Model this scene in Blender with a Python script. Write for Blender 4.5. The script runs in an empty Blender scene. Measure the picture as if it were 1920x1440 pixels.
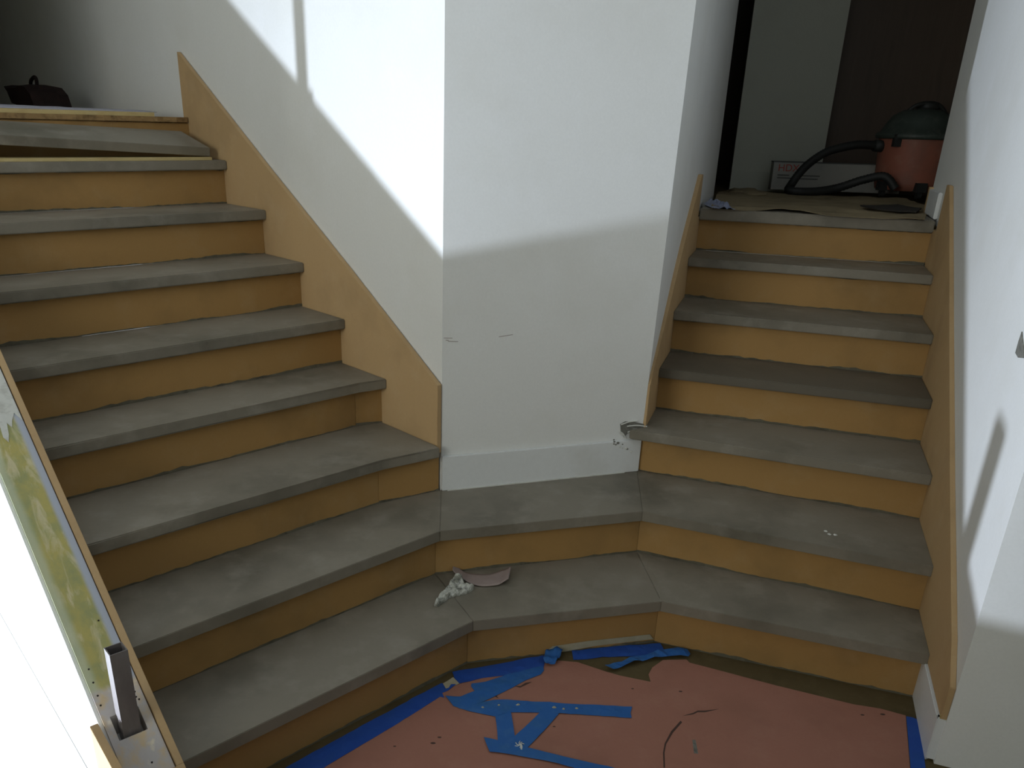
import bpy, bmesh, math, random
from mathutils import Vector, Matrix, noise
random.seed(7)
SC = bpy.context.scene
COL = SC.collection

# ---------------------------------------------------------------- camera, light, exposure
cam_d = bpy.data.cameras.new('camera')
cam_d.sensor_width = 36.0
cam_d.lens = 29.0026
cam_d.shift_x = 0.03484
cam_d.shift_y = 0.09109
cam_d.clip_start = 0.05
cam = bpy.data.objects.new('camera', cam_d)
COL.objects.link(cam)
cam.matrix_world = Matrix(((0.99966, -0.026066, 0.0, 0.0),
                           (0.010228, 0.392272, -0.919792, 0.0),
                           (0.023975, 0.91948, 0.392405, 1.5619),
                           (0, 0, 0, 1)))
SC.camera = cam

W = bpy.data.worlds.new('world')
SC.world = W
W.use_nodes = True
W.node_tree.nodes['Background'].inputs[0].default_value = (0.95, 0.95, 0.82, 1)
W.node_tree.nodes['Background'].inputs[1].default_value = 0.25

def lamp(name, kind, loc, target, energy, color, size=None, size_y=None):
    l = bpy.data.lights.new(name, kind)
    l.energy = energy; l.color = color
    if kind == 'AREA':
        l.shape = 'RECTANGLE' if size_y else 'DISK'
        l.size = size
        if size_y: l.size_y = size_y
    o = bpy.data.objects.new(name, l); COL.objects.link(o)
    o.location = loc
    o.rotation_euler = (Vector(target) - Vector(loc)).to_track_quat('-Z', 'Y').to_euler()
    return o
# low, small, cool-white flood light standing on the floor to the left: throws the sharp shadow of the half wall
lamp('flood_light', 'AREA', (-2.71, 1.055, 0.116), (0.0, 2.7, 0.8), 150.0, (0.74, 0.84, 1.0), 0.05)
# soft fill lamp added behind the camera's left to brighten the shaded walls
lamp('fill_light', 'AREA', (-3.1, -1.6, 2.3), (-0.1, 2.9, 1.9), 17.0, (0.97, 1.0, 0.95), 2.2, 2.0).data.spread = math.radians(80)

VS = SC.view_settings
VS.view_transform = 'Standard'; VS.look = 'None'; VS.gamma = 1.0; VS.exposure = 0.0
VS.use_curve_mapping = False

# ---------------------------------------------------------------- materials
def nodes(name, rough=0.6, metal=0.0, spec=0.5):
    m = bpy.data.materials.new(name); m.use_nodes = True
    nt = m.node_tree; b = nt.nodes['Principled BSDF']
    b.inputs['Roughness'].default_value = rough
    b.inputs['Metallic'].default_value = metal
    b.inputs['Specular IOR Level'].default_value = spec
    return m, nt, b
def mapping(nt, scale, use='Object'):
    tc = nt.nodes.new('ShaderNodeTexCoord'); mp = nt.nodes.new('ShaderNodeMapping')
    mp.inputs['Scale'].default_value = scale
    nt.links.new(tc.outputs[use], mp.inputs['Vector'])
    return mp.outputs['Vector']
def noise_fac(nt, vec, scale, detail=4, lo=0.4, hi=0.65, rough=0.55, dist=0.0):
    n = nt.nodes.new('ShaderNodeTexNoise')
    n.inputs['Scale'].default_value = scale; n.inputs['Detail'].default_value = detail
    n.inputs['Roughness'].default_value = rough; n.inputs['Distortion'].default_value = dist
    nt.links.new(vec, n.inputs['Vector'])
    mr = nt.nodes.new('ShaderNodeMapRange')
    mr.inputs['From Min'].default_value = lo; mr.inputs['From Max'].default_value = hi
    nt.links.new(n.outputs['Fac'], mr.inputs['Value'])
    return mr.outputs['Result'], n.outputs['Fac']
def mix(nt, fac, a, b):
    x = nt.nodes.new('ShaderNodeMix'); x.data_type = 'RGBA'
    if isinstance(fac, float): x.inputs[0].default_value = fac
    else: nt.links.new(fac, x.inputs[0])
    for s, v in ((6, a), (7, b)):
        if isinstance(v, tuple): x.inputs[s].default_value = (*v, 1)
        else: nt.links.new(v, x.inputs[s])
    return x.outputs[2]
def scaled(nt, fac, k):
    m = nt.nodes.new('ShaderNodeMath'); m.operation = 'MULTIPLY'
    nt.links.new(fac, m.inputs[0]); m.inputs[1].default_value = k
    return m.outputs[0]
def bump(nt, b, h, strength, dist=0.002):
    bp = nt.nodes.new('ShaderNodeBump')
    bp.inputs['Strength'].default_value = strength; bp.inputs['Distance'].default_value = dist
    nt.links.new(h, bp.inputs['Height']); nt.links.new(bp.outputs[0], b.inputs['Normal'])
def mat(name, base, dark=None, light=None, rough=0.6, scale=3.0, stretch=(1, 1, 1), fine=60.0,
        kd=0.5, kl=0.4, bmp=0.15, metal=0.0, spec=0.5, dlo=0.5, dhi=0.72, use='Object'):
    m, nt, b = nodes(name, rough, metal, spec)
    v = mapping(nt, stretch, use)
    c = base
    if dark:
        f, _ = noise_fac(nt, v, scale, 6, dlo, dhi, 0.6)
        c = mix(nt, scaled(nt, f, kd), c, dark)
    if light:
        f, _ = noise_fac(nt, v, scale * 1.9 + 3.1, 5, 0.52, 0.75, 0.6)
        c = mix(nt, scaled(nt, f, kl), c, light)
    f, raw = noise_fac(nt, v, fine, 3, 0.3, 0.7)
    g = tuple(x * 0.86 for x in base)
    c = mix(nt, scaled(nt, f, 0.25), c, g)
    nt.links.new(c, b.inputs['Base Color'])
    if bmp: bump(nt, b, raw, bmp)
    return m
M = {}
M['wall'] = mat('white_wall_paint', (0.74, 0.74, 0.71), (0.66, 0.65, 0.60), (0.78, 0.78, 0.77), 0.62, 2.2, kd=0.5, fine=130, bmp=0.05, spec=0.3)
M['hallwall'] = mat('hall_wall_paint', (0.62, 0.63, 0.54), (0.52, 0.52, 0.44), None, 0.7, 2.2, fine=90, bmp=0.05, spec=0.2)
M['wall_side'] = M['wall']
M['trim'] = mat('white_trim_paint', (0.70, 0.71, 0.70), (0.56, 0.55, 0.50), None, 0.42, 6, kd=0.5, dlo=0.55, dhi=0.75, bmp=0.03)
M['stone'] = mat('grey_stone_tread', (0.215, 0.191, 0.148), (0.085, 0.078, 0.055), (0.32, 0.295, 0.245), 0.50, 2.6, (1, 1, 1), 85, 0.75, 0.55, 0.12, spec=0.35, dlo=0.46, dhi=0.70)
M['stone_dark'] = mat('brown_grey_stone_tread', (0.125, 0.108, 0.080), (0.07, 0.062, 0.045), (0.19, 0.17, 0.135), 0.50, 2.6, (1, 1, 1), 85, 0.6, 0.35, 0.12, spec=0.3, dlo=0.46, dhi=0.70)
M['mortar'] = mat('dirty_mortar', (0.115, 0.105, 0.075), (0.04, 0.036, 0.025), (0.21, 0.19, 0.14), 0.9, 14, fine=120, kd=0.9, kl=0.5, bmp=0.4, spec=0.1)
M['mdf'] = mat('raw_fibreboard_riser', (0.37, 0.215, 0.075), (0.17, 0.11, 0.045), (0.43, 0.29, 0.14), 0.7, 2.8, (1, 1, 1), 120, 0.55, 0.35, 0.1, spec=0.25, dlo=0.5, dhi=0.72)
M['mdf_pale'] = mat('raw_fibreboard_skirt', (0.49, 0.33, 0.165), (0.27, 0.18, 0.09), (0.55, 0.41, 0.25), 0.65, 3.2, (1, 1, 1), 110, 0.45, 0.3, 0.08, spec=0.3)
M['ply'] = mat('pale_plywood_edge', (0.52, 0.41, 0.19), (0.33, 0.22, 0.09), (0.66, 0.58, 0.36), 0.65, 9, (1, 1, 6), 90, 0.5, 0.5, 0.15, spec=0.2)
M['osb'] = mat('ragged_subfloor_edge', (0.30, 0.19, 0.085), (0.10, 0.06, 0.03), (0.46, 0.33, 0.16), 0.8, 22, (1, 1, 2), 120, 0.8, 0.5, 0.4, spec=0.1)
M['floor'] = mat('brown_subfloor_board', (0.10, 0.075, 0.034), (0.05, 0.038, 0.018), (0.16, 0.13, 0.065), 0.8, 7, (1, 1, 1), 100, 0.6, 0.4, 0.2, spec=0.15)
M['paper'] = mat('pink_floor_paper', (0.335, 0.155, 0.11), (0.23, 0.11, 0.075), (0.39, 0.20, 0.145), 0.8, 3.2, (1, 1, 1), 110, 0.55, 0.45, 0.15, spec=0.15)
M['tear'] = mat('torn_paper_gap', (0.06, 0.03, 0.02), rough=0.9, bmp=0)
M['tape'] = mat('blue_masking_tape', (0.015, 0.07, 0.34), (0.02, 0.08, 0.24), (0.03, 0.11, 0.40), 0.6, 8, (1, 1, 1), 160, 0.6, 0.4, 0.15, spec=0.3)
M['tape2'] = mat('worn_blue_masking_tape', (0.022, 0.11, 0.34), (0.035, 0.12, 0.22), (0.07, 0.17, 0.36), 0.65, 11, (1, 1, 1), 160, 0.7, 0.45, 0.2, spec=0.25)
M['beige'] = mat('beige_masking_tape', (0.40, 0.36, 0.25), (0.27, 0.24, 0.14), (0.5, 0.46, 0.36), 0.7, 14, bmp=0.1)
M['white'] = mat('white_plaster', (0.62, 0.62, 0.57), (0.30, 0.29, 0.24), (0.75, 0.75, 0.72), 0.8, 30, kd=0.7, bmp=0.4)
M['dirty'] = mat('dirty_white_rag', (0.50, 0.50, 0.44), (0.12, 0.12, 0.09), (0.80, 0.80, 0.76), 0.85, 26, kd=0.9, kl=0.8, dlo=0.46, dhi=0.6, bmp=0.5)
M['mortar_pale'] = mat('pale_mortar_smear', (0.24, 0.215, 0.165), (0.16, 0.14, 0.11), None, 0.8, 30, bmp=0.2)
M['grout'] = mat('grey_mortar', (0.16, 0.155, 0.13), (0.05, 0.05, 0.04), (0.34, 0.33, 0.30), 0.9, 45, kd=0.9, kl=0.6, bmp=0.5)
M['sand'] = mat('mauve_sandpaper', (0.30, 0.235, 0.21), (0.22, 0.16, 0.15), (0.34, 0.28, 0.25), 0.85, 12, bmp=0.15)
M['steel'] = mat('bare_steel_tube', (0.25, 0.225, 0.22), (0.13, 0.11, 0.11), (0.40, 0.40, 0.43), 0.38, 9, (1, 1, 0.4), 80, 0.6, 0.4, 0.05, metal=0.35)
M['black'] = mat('black_rubber', (0.018, 0.019, 0.018), (0.008, 0.008, 0.008), (0.035, 0.037, 0.033), 0.6, 9, bmp=0.1)
M['dark'] = mat('dark_recess', (0.02, 0.016, 0.012), rough=0.9, bmp=0)
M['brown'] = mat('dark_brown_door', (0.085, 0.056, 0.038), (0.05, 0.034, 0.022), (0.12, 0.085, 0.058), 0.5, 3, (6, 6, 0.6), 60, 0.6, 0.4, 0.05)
M['red'] = mat('dusty_red_plastic', (0.36, 0.125, 0.08), (0.19, 0.10, 0.075), (0.42, 0.22, 0.16), 0.55, 6, bmp=0.08, kd=0.7, kl=0.6)
M['lid'] = mat('dusty_dark_lid', (0.045, 0.06, 0.05), (0.02, 0.025, 0.02), (0.12, 0.13, 0.11), 0.55, 9, bmp=0.1, kl=0.6)
M['carton'] = mat('white_carton', (0.42, 0.41, 0.37), (0.30, 0.29, 0.26), None, 0.6, 12, bmp=0.05)
M['ink_red'] = mat('red_print', (0.50, 0.07, 0.045), rough=0.6, bmp=0)
M['ink_grey'] = mat('grey_print', (0.12, 0.12, 0.11), rough=0.6, bmp=0)
M['kraft'] = mat('brown_protective_paper', (0.27, 0.215, 0.13), (0.13, 0.10, 0.06), (0.36, 0.30, 0.20), 0.8, 5, (1, 1, 1), 60, 0.7, 0.4, 0.2, spec=0.1)
M['film'] = mat('pale_blue_film', (0.25, 0.28, 0.40), (0.10, 0.10, 0.14), (0.55, 0.57, 0.66), 0.4, 25, kd=0.8, kl=0.6, bmp=0.3)
M['cloth'] = mat('lavender_drop_cloth', (0.30, 0.29, 0.33), (0.18, 0.17, 0.17), (0.40, 0.39, 0.43), 0.85, 8, bmp=0.3)
M['blue'] = mat('blue_cloth', (0.06, 0.09, 0.40), (0.03, 0.04, 0.2), None, 0.8, 15, bmp=0.2)
M['bag'] = mat('dark_bag_fabric', (0.018, 0.011, 0.010), (0.008, 0.006, 0.006), (0.05, 0.022, 0.018), 0.75, 12, bmp=0.2, spec=0.1)
M['bagred'] = mat('maroon_bag_fabric', (0.07, 0.03, 0.02), (0.03, 0.012, 0.01), None, 0.8, 15, bmp=0.2, spec=0.1)
M['caulk'] = mat('yellowed_caulk', (0.42, 0.33, 0.12), (0.34, 0.22, 0.09), (0.5, 0.42, 0.22), 0.6, 9, bmp=0.1)

def cap_material():
    # UV = (run along the wall in m, distance from the stair-side edge in m)
    m, nt, b = nodes('worn_yellow_primed_cap', 0.55, 0.0, 0.4)
    uv = mapping(nt, (1, 1, 1), 'UV')
    st = mapping(nt, (5, 16, 1), 'UV')
    f1, _ = noise_fac(nt, uv, 14, 6, 0.42, 0.62, 0.65)
    yellow = mix(nt, f1, (0.44, 0.38, 0.115), (0.31, 0.32, 0.13))
    f2, _ = noise_fac(nt, st, 2.2, 6, 0.52, 0.66, 0.6, 0.6)
    c = mix(nt, scaled(nt, f2, 0.85), yellow, (0.60, 0.54, 0.33))
    sep = nt.nodes.new('ShaderNodeSeparateXYZ'); nt.links.new(uv, sep.inputs[0])
    w, _ = noise_fac(nt, uv, 10, 4, 0.0, 1.0)
    def ramp(src, lo, hi, wob):
        a = nt.nodes.new('ShaderNodeMath'); a.operation = 'MULTIPLY_ADD'
        nt.links.new(w, a.inputs[0]); a.inputs[1].default_value = wob; nt.links.new(src, a.inputs[2])
        mr = nt.nodes.new('ShaderNodeMapRange'); mr.interpolation_type = 'SMOOTHSTEP'
        mr.inputs['From Min'].default_value = lo; mr.inputs['From Max'].default_value = hi
        nt.links.new(a.outputs[0], mr.inputs['Value']); return mr.outputs['Result']
    c = mix(nt, ramp(sep.outputs['Y'], 0.047, 0.034, 0.006), c, (0.42, 0.45, 0.52))      # bare strip by the board
    c = mix(nt, scaled(nt, ramp(sep.outputs['Y'], 0.104, 0.122, 0.02), 0.7), c, (0.52, 0.56, 0.40))
    f3, _ = noise_fac(nt, uv, 26, 5, 0.46, 0.64)
    prim = mix(nt, f3, (0.52, 0.48, 0.46), (0.60, 0.46, 0.28))
    f4, _ = noise_fac(nt, uv, 17, 5, 0.55, 0.63)
    prim = mix(nt, scaled(nt, f4, 0.8), prim, (0.78, 0.70, 0.54))
    c = mix(nt, ramp(sep.outputs['X'], 0.225, 0.205, 0.02), c, prim)
    nt.links.new(c, b.inputs['Base Color'])
    f5, raw = noise_fac(nt, uv, 90, 4)
    bump(nt, b, raw, 0.2)
    return m
M['cap'] = cap_material()

# ---------------------------------------------------------------- mesh helpers
def link(name, bm, m, parent=None, smooth=False):
    bmesh.ops.recalc_face_normals(bm, faces=bm.faces)
    me = bpy.data.meshes.new(name); bm.to_mesh(me); bm.free()
    me.materials.append(M[m] if isinstance(m, str) else m)
    if smooth:
        for p in me.polygons: p.use_smooth = True
    o = bpy.data.objects.new(name, me); COL.objects.link(o)
    if parent is not None: o.parent = parent; o.matrix_parent_inverse = parent.matrix_world.inverted()
    return o
def tag(o, label=None, cat=None, group=None, kind=None):
    for k, v in (('label', label), ('category', cat), ('group', group), ('kind', kind)):
        if v: o[k] = v
    return o
def thing(name, loc, label, cat, group=None):
    o = bpy.data.objects.new(name, None); COL.objects.link(o)
    o.location = loc; o.empty_display_size = 0.1
    bpy.context.view_layer.update()
    return tag(o, label, cat, group)
def structure(name, bm, m, label=None, parent=None):
    return tag(link(name, bm, m, parent), label, None, None, 'structure')
def solid(bm, bottom, top):
    a = [bm.verts.new(p) for p in bottom]; b = [bm.verts.new(p) for p in top]
    n = len(a)
    bm.faces.new(a[::-1]); bm.faces.new(b)
    for i in range(n): bm.faces.new((a[i], a[(i + 1) % n], b[(i + 1) % n], b[i]))
def prism(bm, poly, z0, z1):
    solid(bm, [(p[0], p[1], z0) for p in poly], [(p[0], p[1], z1) for p in poly])
def P(poly, z0, z1, bev=0.0):
    bm = bmesh.new(); prism(bm, poly, z0, z1)
    if bev: bmesh.ops.bevel(bm, geom=bm.edges[:], offset=bev, segments=2, affect='EDGES', clamp_overlap=True)
    return bm
def board(origin, du, profile, n, t, bev=0.0):
    # profile: (run, z) points in the vertical plane through origin along du, thickness t along n
    A = [Vector((origin[0] + du[0] * s, origin[1] + du[1] * s, z)) for s, z in profile]
    N = Vector((n[0], n[1], 0)) * t
    bm = bmesh.new(); solid(bm, A, [a + N for a in A])
    if bev: bmesh.ops.bevel(bm, geom=bm.edges[:], offset=bev, segments=2, affect='EDGES', clamp_overlap=True)
    return bm
def isect(p, d, q, e):
    x = d[0] * e[1] - d[1] * e[0]
    t = ((q[0] - p[0]) * e[1] - (q[1] - p[1]) * e[0]) / x
    return (p[0] + d[0] * t, p[1] + d[1] * t)
def offset(poly, d):
    seg = []
    for a, b in zip(poly, poly[1:]):
        L = math.hypot(b[0] - a[0], b[1] - a[1]); u = ((b[0] - a[0]) / L, (b[1] - a[1]) / L)
        n = (-u[1], u[0]); seg.append(((a[0] + n[0] * d, a[1] + n[1] * d), u))
    out = [seg[0][0]]
    for s, t in zip(seg, seg[1:]): out.append(isect(s[0], s[1], t[0], t[1]))
    b = poly[-1]; u = seg[-1][1]; out.append((b[0] - u[1] * d, b[1] + u[0] * d))
    return out
def reach(poly, first=None, last=None):
    # slide the ends of a polyline onto boundary lines (point, direction)
    poly = list(poly)
    if first: poly[0] = isect(poly[0], (poly[1][0] - poly[0][0], poly[1][1] - poly[0][1]), *first)
    if last: poly[-1] = isect(poly[-1], (poly[-1][0] - poly[-2][0], poly[-1][1] - poly[-2][1]), *last)
    return poly
def tube(bm, pts, r, seg=10, ridge=0.0):
    pts = [Vector(p) for p in pts]; rings = []
    prev = None
    for i, p in enumerate(pts):
        d = (pts[min(i + 1, len(pts) - 1)] - pts[max(i - 1, 0)]).normalized()
        a = d.cross(Vector((0.3, 0.2, 1))).normalized() if prev is None else (prev - d * prev.dot(d)).normalized()
        prev = a; b = d.cross(a)
        rr = r * (1 + (ridge if i % 2 else -ridge))
        rings.append([bm.verts.new(p + (a * math.cos(t) + b * math.sin(t)) * rr) for t in [2 * math.pi * k / seg for k in range(seg)]])
    for x, y in zip(rings, rings[1:]):
        for k in range(seg): bm.faces.new((x[k], x[(k + 1) % seg], y[(k + 1) % seg], y[k]))
    bm.faces.new(rings[0][::-1]); bm.faces.new(rings[-1])
def smooth_path(pts, n):
    out = []
    P_ = [Vector(p) for p in pts]
    for i in range(len(P_) - 1):
        a = P_[max(i - 1, 0)]; b = P_[i]; c = P_[i + 1]; d = P_[min(i + 2, len(P_) - 1)]
        for k in range(n):
            t = k / n
            out.append(0.5 * ((2 * b) + (c - a) * t + (2 * a - 5 * b + 4 * c - d) * t * t + (3 * b - a - 3 * c + d) * t ** 3))
    out.append(P_[-1]); return out
def lathe(bm, prof, cx, cy, seg=32, sx=1.0, sy=1.0):
    rings = [[bm.verts.new((cx + r * sx * math.cos(2 * math.pi * k / seg), cy + r * sy * math.sin(2 * math.pi * k / seg), z)) for k in range(seg)] for r, z in prof]
    for x, y in zip(rings, rings[1:]):
        for k in range(seg): bm.faces.new((x[k], x[(k + 1) % seg], y[(k + 1) % seg], y[k]))
    bm.faces.new(rings[0][::-1]); bm.faces.new(rings[-1])
def sheet(poly, z, t, amp=0.0, freq=20, seed=0.0, step=0.03, curl=None):
    # thin flat sheet with a slightly wavy top, standing on z
    bm = bmesh.new()
    vs = [bm.verts.new((p[0], p[1], z + t)) for p in poly]
    f = bm.faces.new(vs)
    bmesh.ops.triangulate(bm, faces=[f])
    if amp:
        for _ in range(4):
            es = [e for e in bm.edges if e.calc_length() > step]
            if not es: break
            bmesh.ops.subdivide_edges(bm, edges=es, cuts=1)
            bmesh.ops.triangulate(bm, faces=[q for q in bm.faces if len(q.verts) > 3])
        for v in bm.verts:
            v.co.z += amp * max(0, noise.noise(Vector((v.co.x * freq + seed, v.co.y * freq, seed))) + 0.15)
            if curl: v.co.z += curl(v.co)
    r = bmesh.ops.extrude_face_region(bm, geom=bm.faces[:])
    for v in [g for g in r['geom'] if isinstance(g, bmesh.types.BMVert)]: v.co.z -= t
    return bm

# ---------------------------------------------------------------- plan (metres; stairs rise 0.175 per step)
RISE = 0.175
TH = 0.037
uR = (0.9428, -0.3332); vR = (0.3332, 0.9428)
uL = (0.7300, 0.6836); vL = (-0.6836, 0.7300)
def Lp(u, v): return (uL[0] * u + vL[0] * v, uL[1] * u + vL[1] * v)
def Rp(u, v): return (uR[0] * u + vR[0] * v, uR[1] * u + vR[1] * v)
K0 = (-0.651, 1.471)                    # foot of the half wall, stair side
kd = (-0.6525, 0.7578); kn = (0.7578, 0.6525)
def Kp(s, n): return (K0[0] + kd[0] * s + kn[0] * n, K0[1] + kd[1] * s + kn[1] * n)
def kz(s): return 0.207 + 0.647 * s
KNEE = (K0, kd)
P1 = (-0.126, 2.719); P2 = (0.620, 2.955)       # corners of the wedge wall between the flights
LW = (Lp(1.745, 2), vL)                 # face of left flight's skirt board
RW = (Rp(0.585, 2), vR)                 # face of right flight's right skirt board
RL = (Rp(-0.385, 2), vR)                # face of right flight's left skirt board
PF = (P1, (P2[0] - P1[0], P2[1] - P1[1]))
pe = Vector((P2[0] - P1[0], P2[1] - P1[1])).normalized(); pn = (pe[1], -pe[0])
LV = {1: 1.558, 2: 1.82, 3: 2.088, 4: 2.385, 5: 2.613, 6: 2.885, 7: 3.153, 8: 3.455}
RV = {3: (2.945, 2.905), 4: (3.212, 3.209), 5: (3.488, 3.485), 6: (3.805, 3.80), 7: (4.06, 4.07)}
G = {"paper":[[-0.542,1.5719],[-0.4461,1.6869],[-0.2686,1.8345],[-0.062,2.0686],[0.0355,2.0992],[0.1953,2.1636],[0.2765,2.1897],[0.337,2.1838],[0.4223,2.1374],[0.4614,2.12],[0.5524,2.0918],[0.5526,2.1293],[0.5711,2.1658],[0.6129,2.2072],[0.6895,2.2134],[0.696,2.1966],[0.7499,2.1735],[0.9446,2.0872],[1.1418,2.0089],[1.214,1.9922],[1.2765,1.9635],[1.1862,1.7463],[1.1221,1.5939],[0.7126,1.2388],[-0.6332,1.1999]],
 "strip_left":[[-0.583,1.5758],[-0.4747,1.6898],[-0.3535,1.8073],[-0.2192,1.9348],[-0.0907,2.057],[-0.0436,2.0537],[-0.0682,2.0219],[-0.0852,2.0111],[-0.0778,1.989],[-0.0907,1.9934],[-0.1173,1.9629],[-0.2118,1.8611],[-0.3759,1.6934],[-0.4771,1.5795]],
 "strip_wide":[[-0.0588,2.1141],[0.027,2.1424],[0.1113,2.1711],[0.1938,2.2003],[0.2305,2.2135],[0.2313,2.1735],[0.2261,2.1454],[0.1936,2.133],[0.1114,2.1051],[0.0356,2.0886],[-0.005,2.0684],[-0.042,2.0538],[-0.0512,2.0849]],
 "strip_diag":[[0.2234,2.1564],[0.227,2.1345],[0.2157,2.1123],[0.1663,2.0808],[0.1243,2.0427],[0.0755,2.0027],[0.0391,1.9741],[-0.0029,1.9506],[-0.0306,1.94],[-0.053,1.9582],[-0.075,1.9966],[-0.0512,1.9951],[-0.0306,1.9934],[0.0118,2.0227],[0.0002,2.0452],[0.0016,2.0582],[0.0438,2.0678],[0.1114,2.1078]],
 "strip_long":[[-0.075,1.9966],[-0.0382,1.9832],[0.0281,1.9712],[0.0674,1.9826],[0.1069,1.9867],[0.1855,1.98],[0.2794,1.9741],[0.3735,1.973],[0.4746,1.9674],[0.4656,1.9408],[0.4649,1.9173],[0.3368,1.9263],[0.2137,1.9308],[0.1164,1.9293],[0.0714,1.9088],[-0.0025,1.9292],[-0.0496,1.9512]],
 "strip_up":[[0.0715,1.9204],[0.1179,1.9293],[0.1225,1.8764],[0.1254,1.8277],[0.1282,1.7788],[0.0787,1.777],[0.0768,1.8522]],
 "strip_slash":[[0.2013,1.9303],[0.2567,1.9278],[0.2086,1.8529],[0.1527,1.7735],[0.1133,1.7679],[0.1254,1.8277],[0.1649,1.8781]],
 "strip_low":[[0.0394,1.818],[0.0556,1.8143],[0.0733,1.8085],[0.1531,1.7839],[0.2593,1.7486],[0.3698,1.7166],[0.4901,1.6781],[0.4691,1.6398],[0.3382,1.69],[0.2009,1.7343],[0.0943,1.7568],[0.0554,1.7616],[0.0482,1.7863]],
 "strip_top":[[0.3239,2.241],[0.3736,2.252],[0.4816,2.2778],[0.6217,2.2962],[0.6258,2.2722],[0.6251,2.2426],[0.5776,2.2288],[0.5073,2.2199],[0.4206,2.2132],[0.3676,2.1993],[0.3245,2.1946]],
 "strip_curl":[[0.4167,2.1454],[0.4481,2.1661],[0.5036,2.1967],[0.5587,2.2192],[0.6152,2.2451],[0.6702,2.2593],[0.7012,2.2577],[0.7063,2.2344],[0.6954,2.2166],[0.6469,2.2144],[0.6078,2.207],[0.5575,2.1934],[0.4981,2.1627],[0.4438,2.1355]],
 "knob":[[0.2467,2.2493],[0.2637,2.268],[0.2882,2.2691],[0.2964,2.2427],[0.2818,2.1927],[0.2622,2.1581],[0.2367,2.1542],[0.2265,2.179],[0.2356,2.2137]],
 "strip_right":[[1.2758,1.9587],[1.2926,1.9546],[1.3043,1.9434],[1.2701,1.8539],[1.2286,1.7478],[1.1811,1.6316],[1.1422,1.6303],[1.1876,1.7463],[1.232,1.8525]],
 "tear1":[[0.6163,1.935],[0.6509,1.9505],[0.6657,1.9606],[0.6878,1.9615],[0.7308,1.9704],[0.686,1.9543],[0.664,1.9534],[0.6492,1.9433]],
 "tear2":[[0.5282,1.7792],[0.5398,1.8155],[0.5682,1.8668],[0.6055,1.9136],[0.6086,1.9068],[0.5733,1.8625],[0.5439,1.8135],[0.5326,1.7793],[0.5226,1.7221],[0.5183,1.722]],
 "tear3":[[0.1311,2.0533],[0.1487,2.0462],[0.1738,2.0654],[0.1873,2.0765],[0.1659,2.0703],[0.1506,2.0541]],
 "tear4":[[0.0565,2.017],[0.0693,2.02],[0.0833,1.9931],[0.0755,1.9977],[0.0677,2.0124]],
 "green":[[0.6208,1.8336],[0.6298,1.8339],[0.6241,1.7786],[0.6129,1.7802]],
 "blob":[[0.1388,1.7897]],
 "dots":[[-0.2032,1.7768],[-0.0833,1.8176],[-0.0996,1.7934],[0.2387,1.8742],[1.1486,1.9608],[1.2101,1.9656],[0.4906,2.0553],[0.6348,2.0484]],
 "sand_top":[[-0.0668,2.467],[-0.0366,2.4248],[0.003,2.4162],[0.0567,2.419],[0.1019,2.4429],[0.1251,2.4333]],
 "sand_bot":[[-0.072,2.4123],[-0.0408,2.3821],[-0.005,2.3494],[0.0301,2.3376],[0.0772,2.3434],[0.1142,2.3589]],
 "crumple":[[-0.1214,2.2133],[-0.1163,2.2419],[-0.095,2.2913],[-0.0702,2.3633],[-0.0568,2.3848],[-0.039,2.3787],[-0.0311,2.3447],[-0.0066,2.3425],[0.0007,2.3193],[-0.0195,2.2918],[-0.0466,2.2774],[-0.0767,2.263],[-0.0955,2.2302],[-0.1111,2.2076]],
 "paint2":[[1.1642,2.4615],[1.1677,2.4384],[1.186,2.4356]],
 "land_paper":[[1.0297,3.9244],[1.1812,3.8891],[1.3432,3.9086],[1.4071,3.8506],[1.4593,3.7677],[1.5857,3.708],[1.7067,3.6718],[1.8349,3.5959],[2.2567,4.392],[2.352,4.8528],[1.9764,4.9557],[1.6895,5.0997],[1.5212,5.3951],[1.307,4.8849]],
 "land_dark":[[1.8176,4.149],[1.8112,3.9608],[1.9388,3.8469],[2.065,4.056],[2.0383,4.2404]],
 "hose":[[2.1604,5.15,1.5096],[2.0646,5.15,1.4959],[1.9765,5.15,1.4737],[1.8932,5.15,1.4226],[1.8263,5.15,1.3628],[1.7769,5.15,1.2881]],
 "hose2":[[1.7489,5.05,1.2733],[1.8245,5.05,1.2635],[1.9449,5.05,1.2781],[2.091,5.05,1.3165],[2.2022,5.05,1.371],[2.2567,5.05,1.401]],
 "box":[[1.762,5.4057,1.4011],[2.1009,5.3549,1.3992],[2.3441,5.3184,1.3946],[1.7881,5.4018,1.2356],[2.1314,5.3503,1.2321],[2.3787,5.3132,1.2224]],
 "wallmid":[[1.5988,5.7651,2.3016],[2.13,5.6337,2.2976],[1.6379,5.7555,1.2408],[2.1624,5.6257,1.4121]],
 "chip_center":[[0.5339,2.9265,0.5456],[0.5519,2.9322,0.5547],[0.5904,2.9443,0.5494],[0.6389,2.9595,0.5347],[0.6442,2.9612,0.5257],[0.5938,2.9453,0.5171],[0.5651,2.9363,0.5067],[0.554,2.9328,0.4906],[0.5387,2.928,0.5176]],
 "leftobj":[[-2.6319,5.2376,1.7033],[-2.5868,5.1894,1.6832],[-2.3504,4.9371,1.7271],[-2.3064,4.8901,1.7183],[-2.3419,4.928,1.685],[-2.2211,4.799,1.6832],[-2.1758,4.7507,1.6521],[-2.1617,4.7356,1.6112],[-2.595,5.1982,1.5798],[-2.4345,5.0269,1.581],[-2.1426,4.7153,1.5857],[-2.3929,4.9824,1.6109]],
 "chip_right":[[1.3724,2.0736,1.1157],[1.3736,2.0771,1.0902],[1.3731,2.0757,1.0601],[1.3615,2.0429,1.056],[1.3435,1.9918,1.0677]]}

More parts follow.
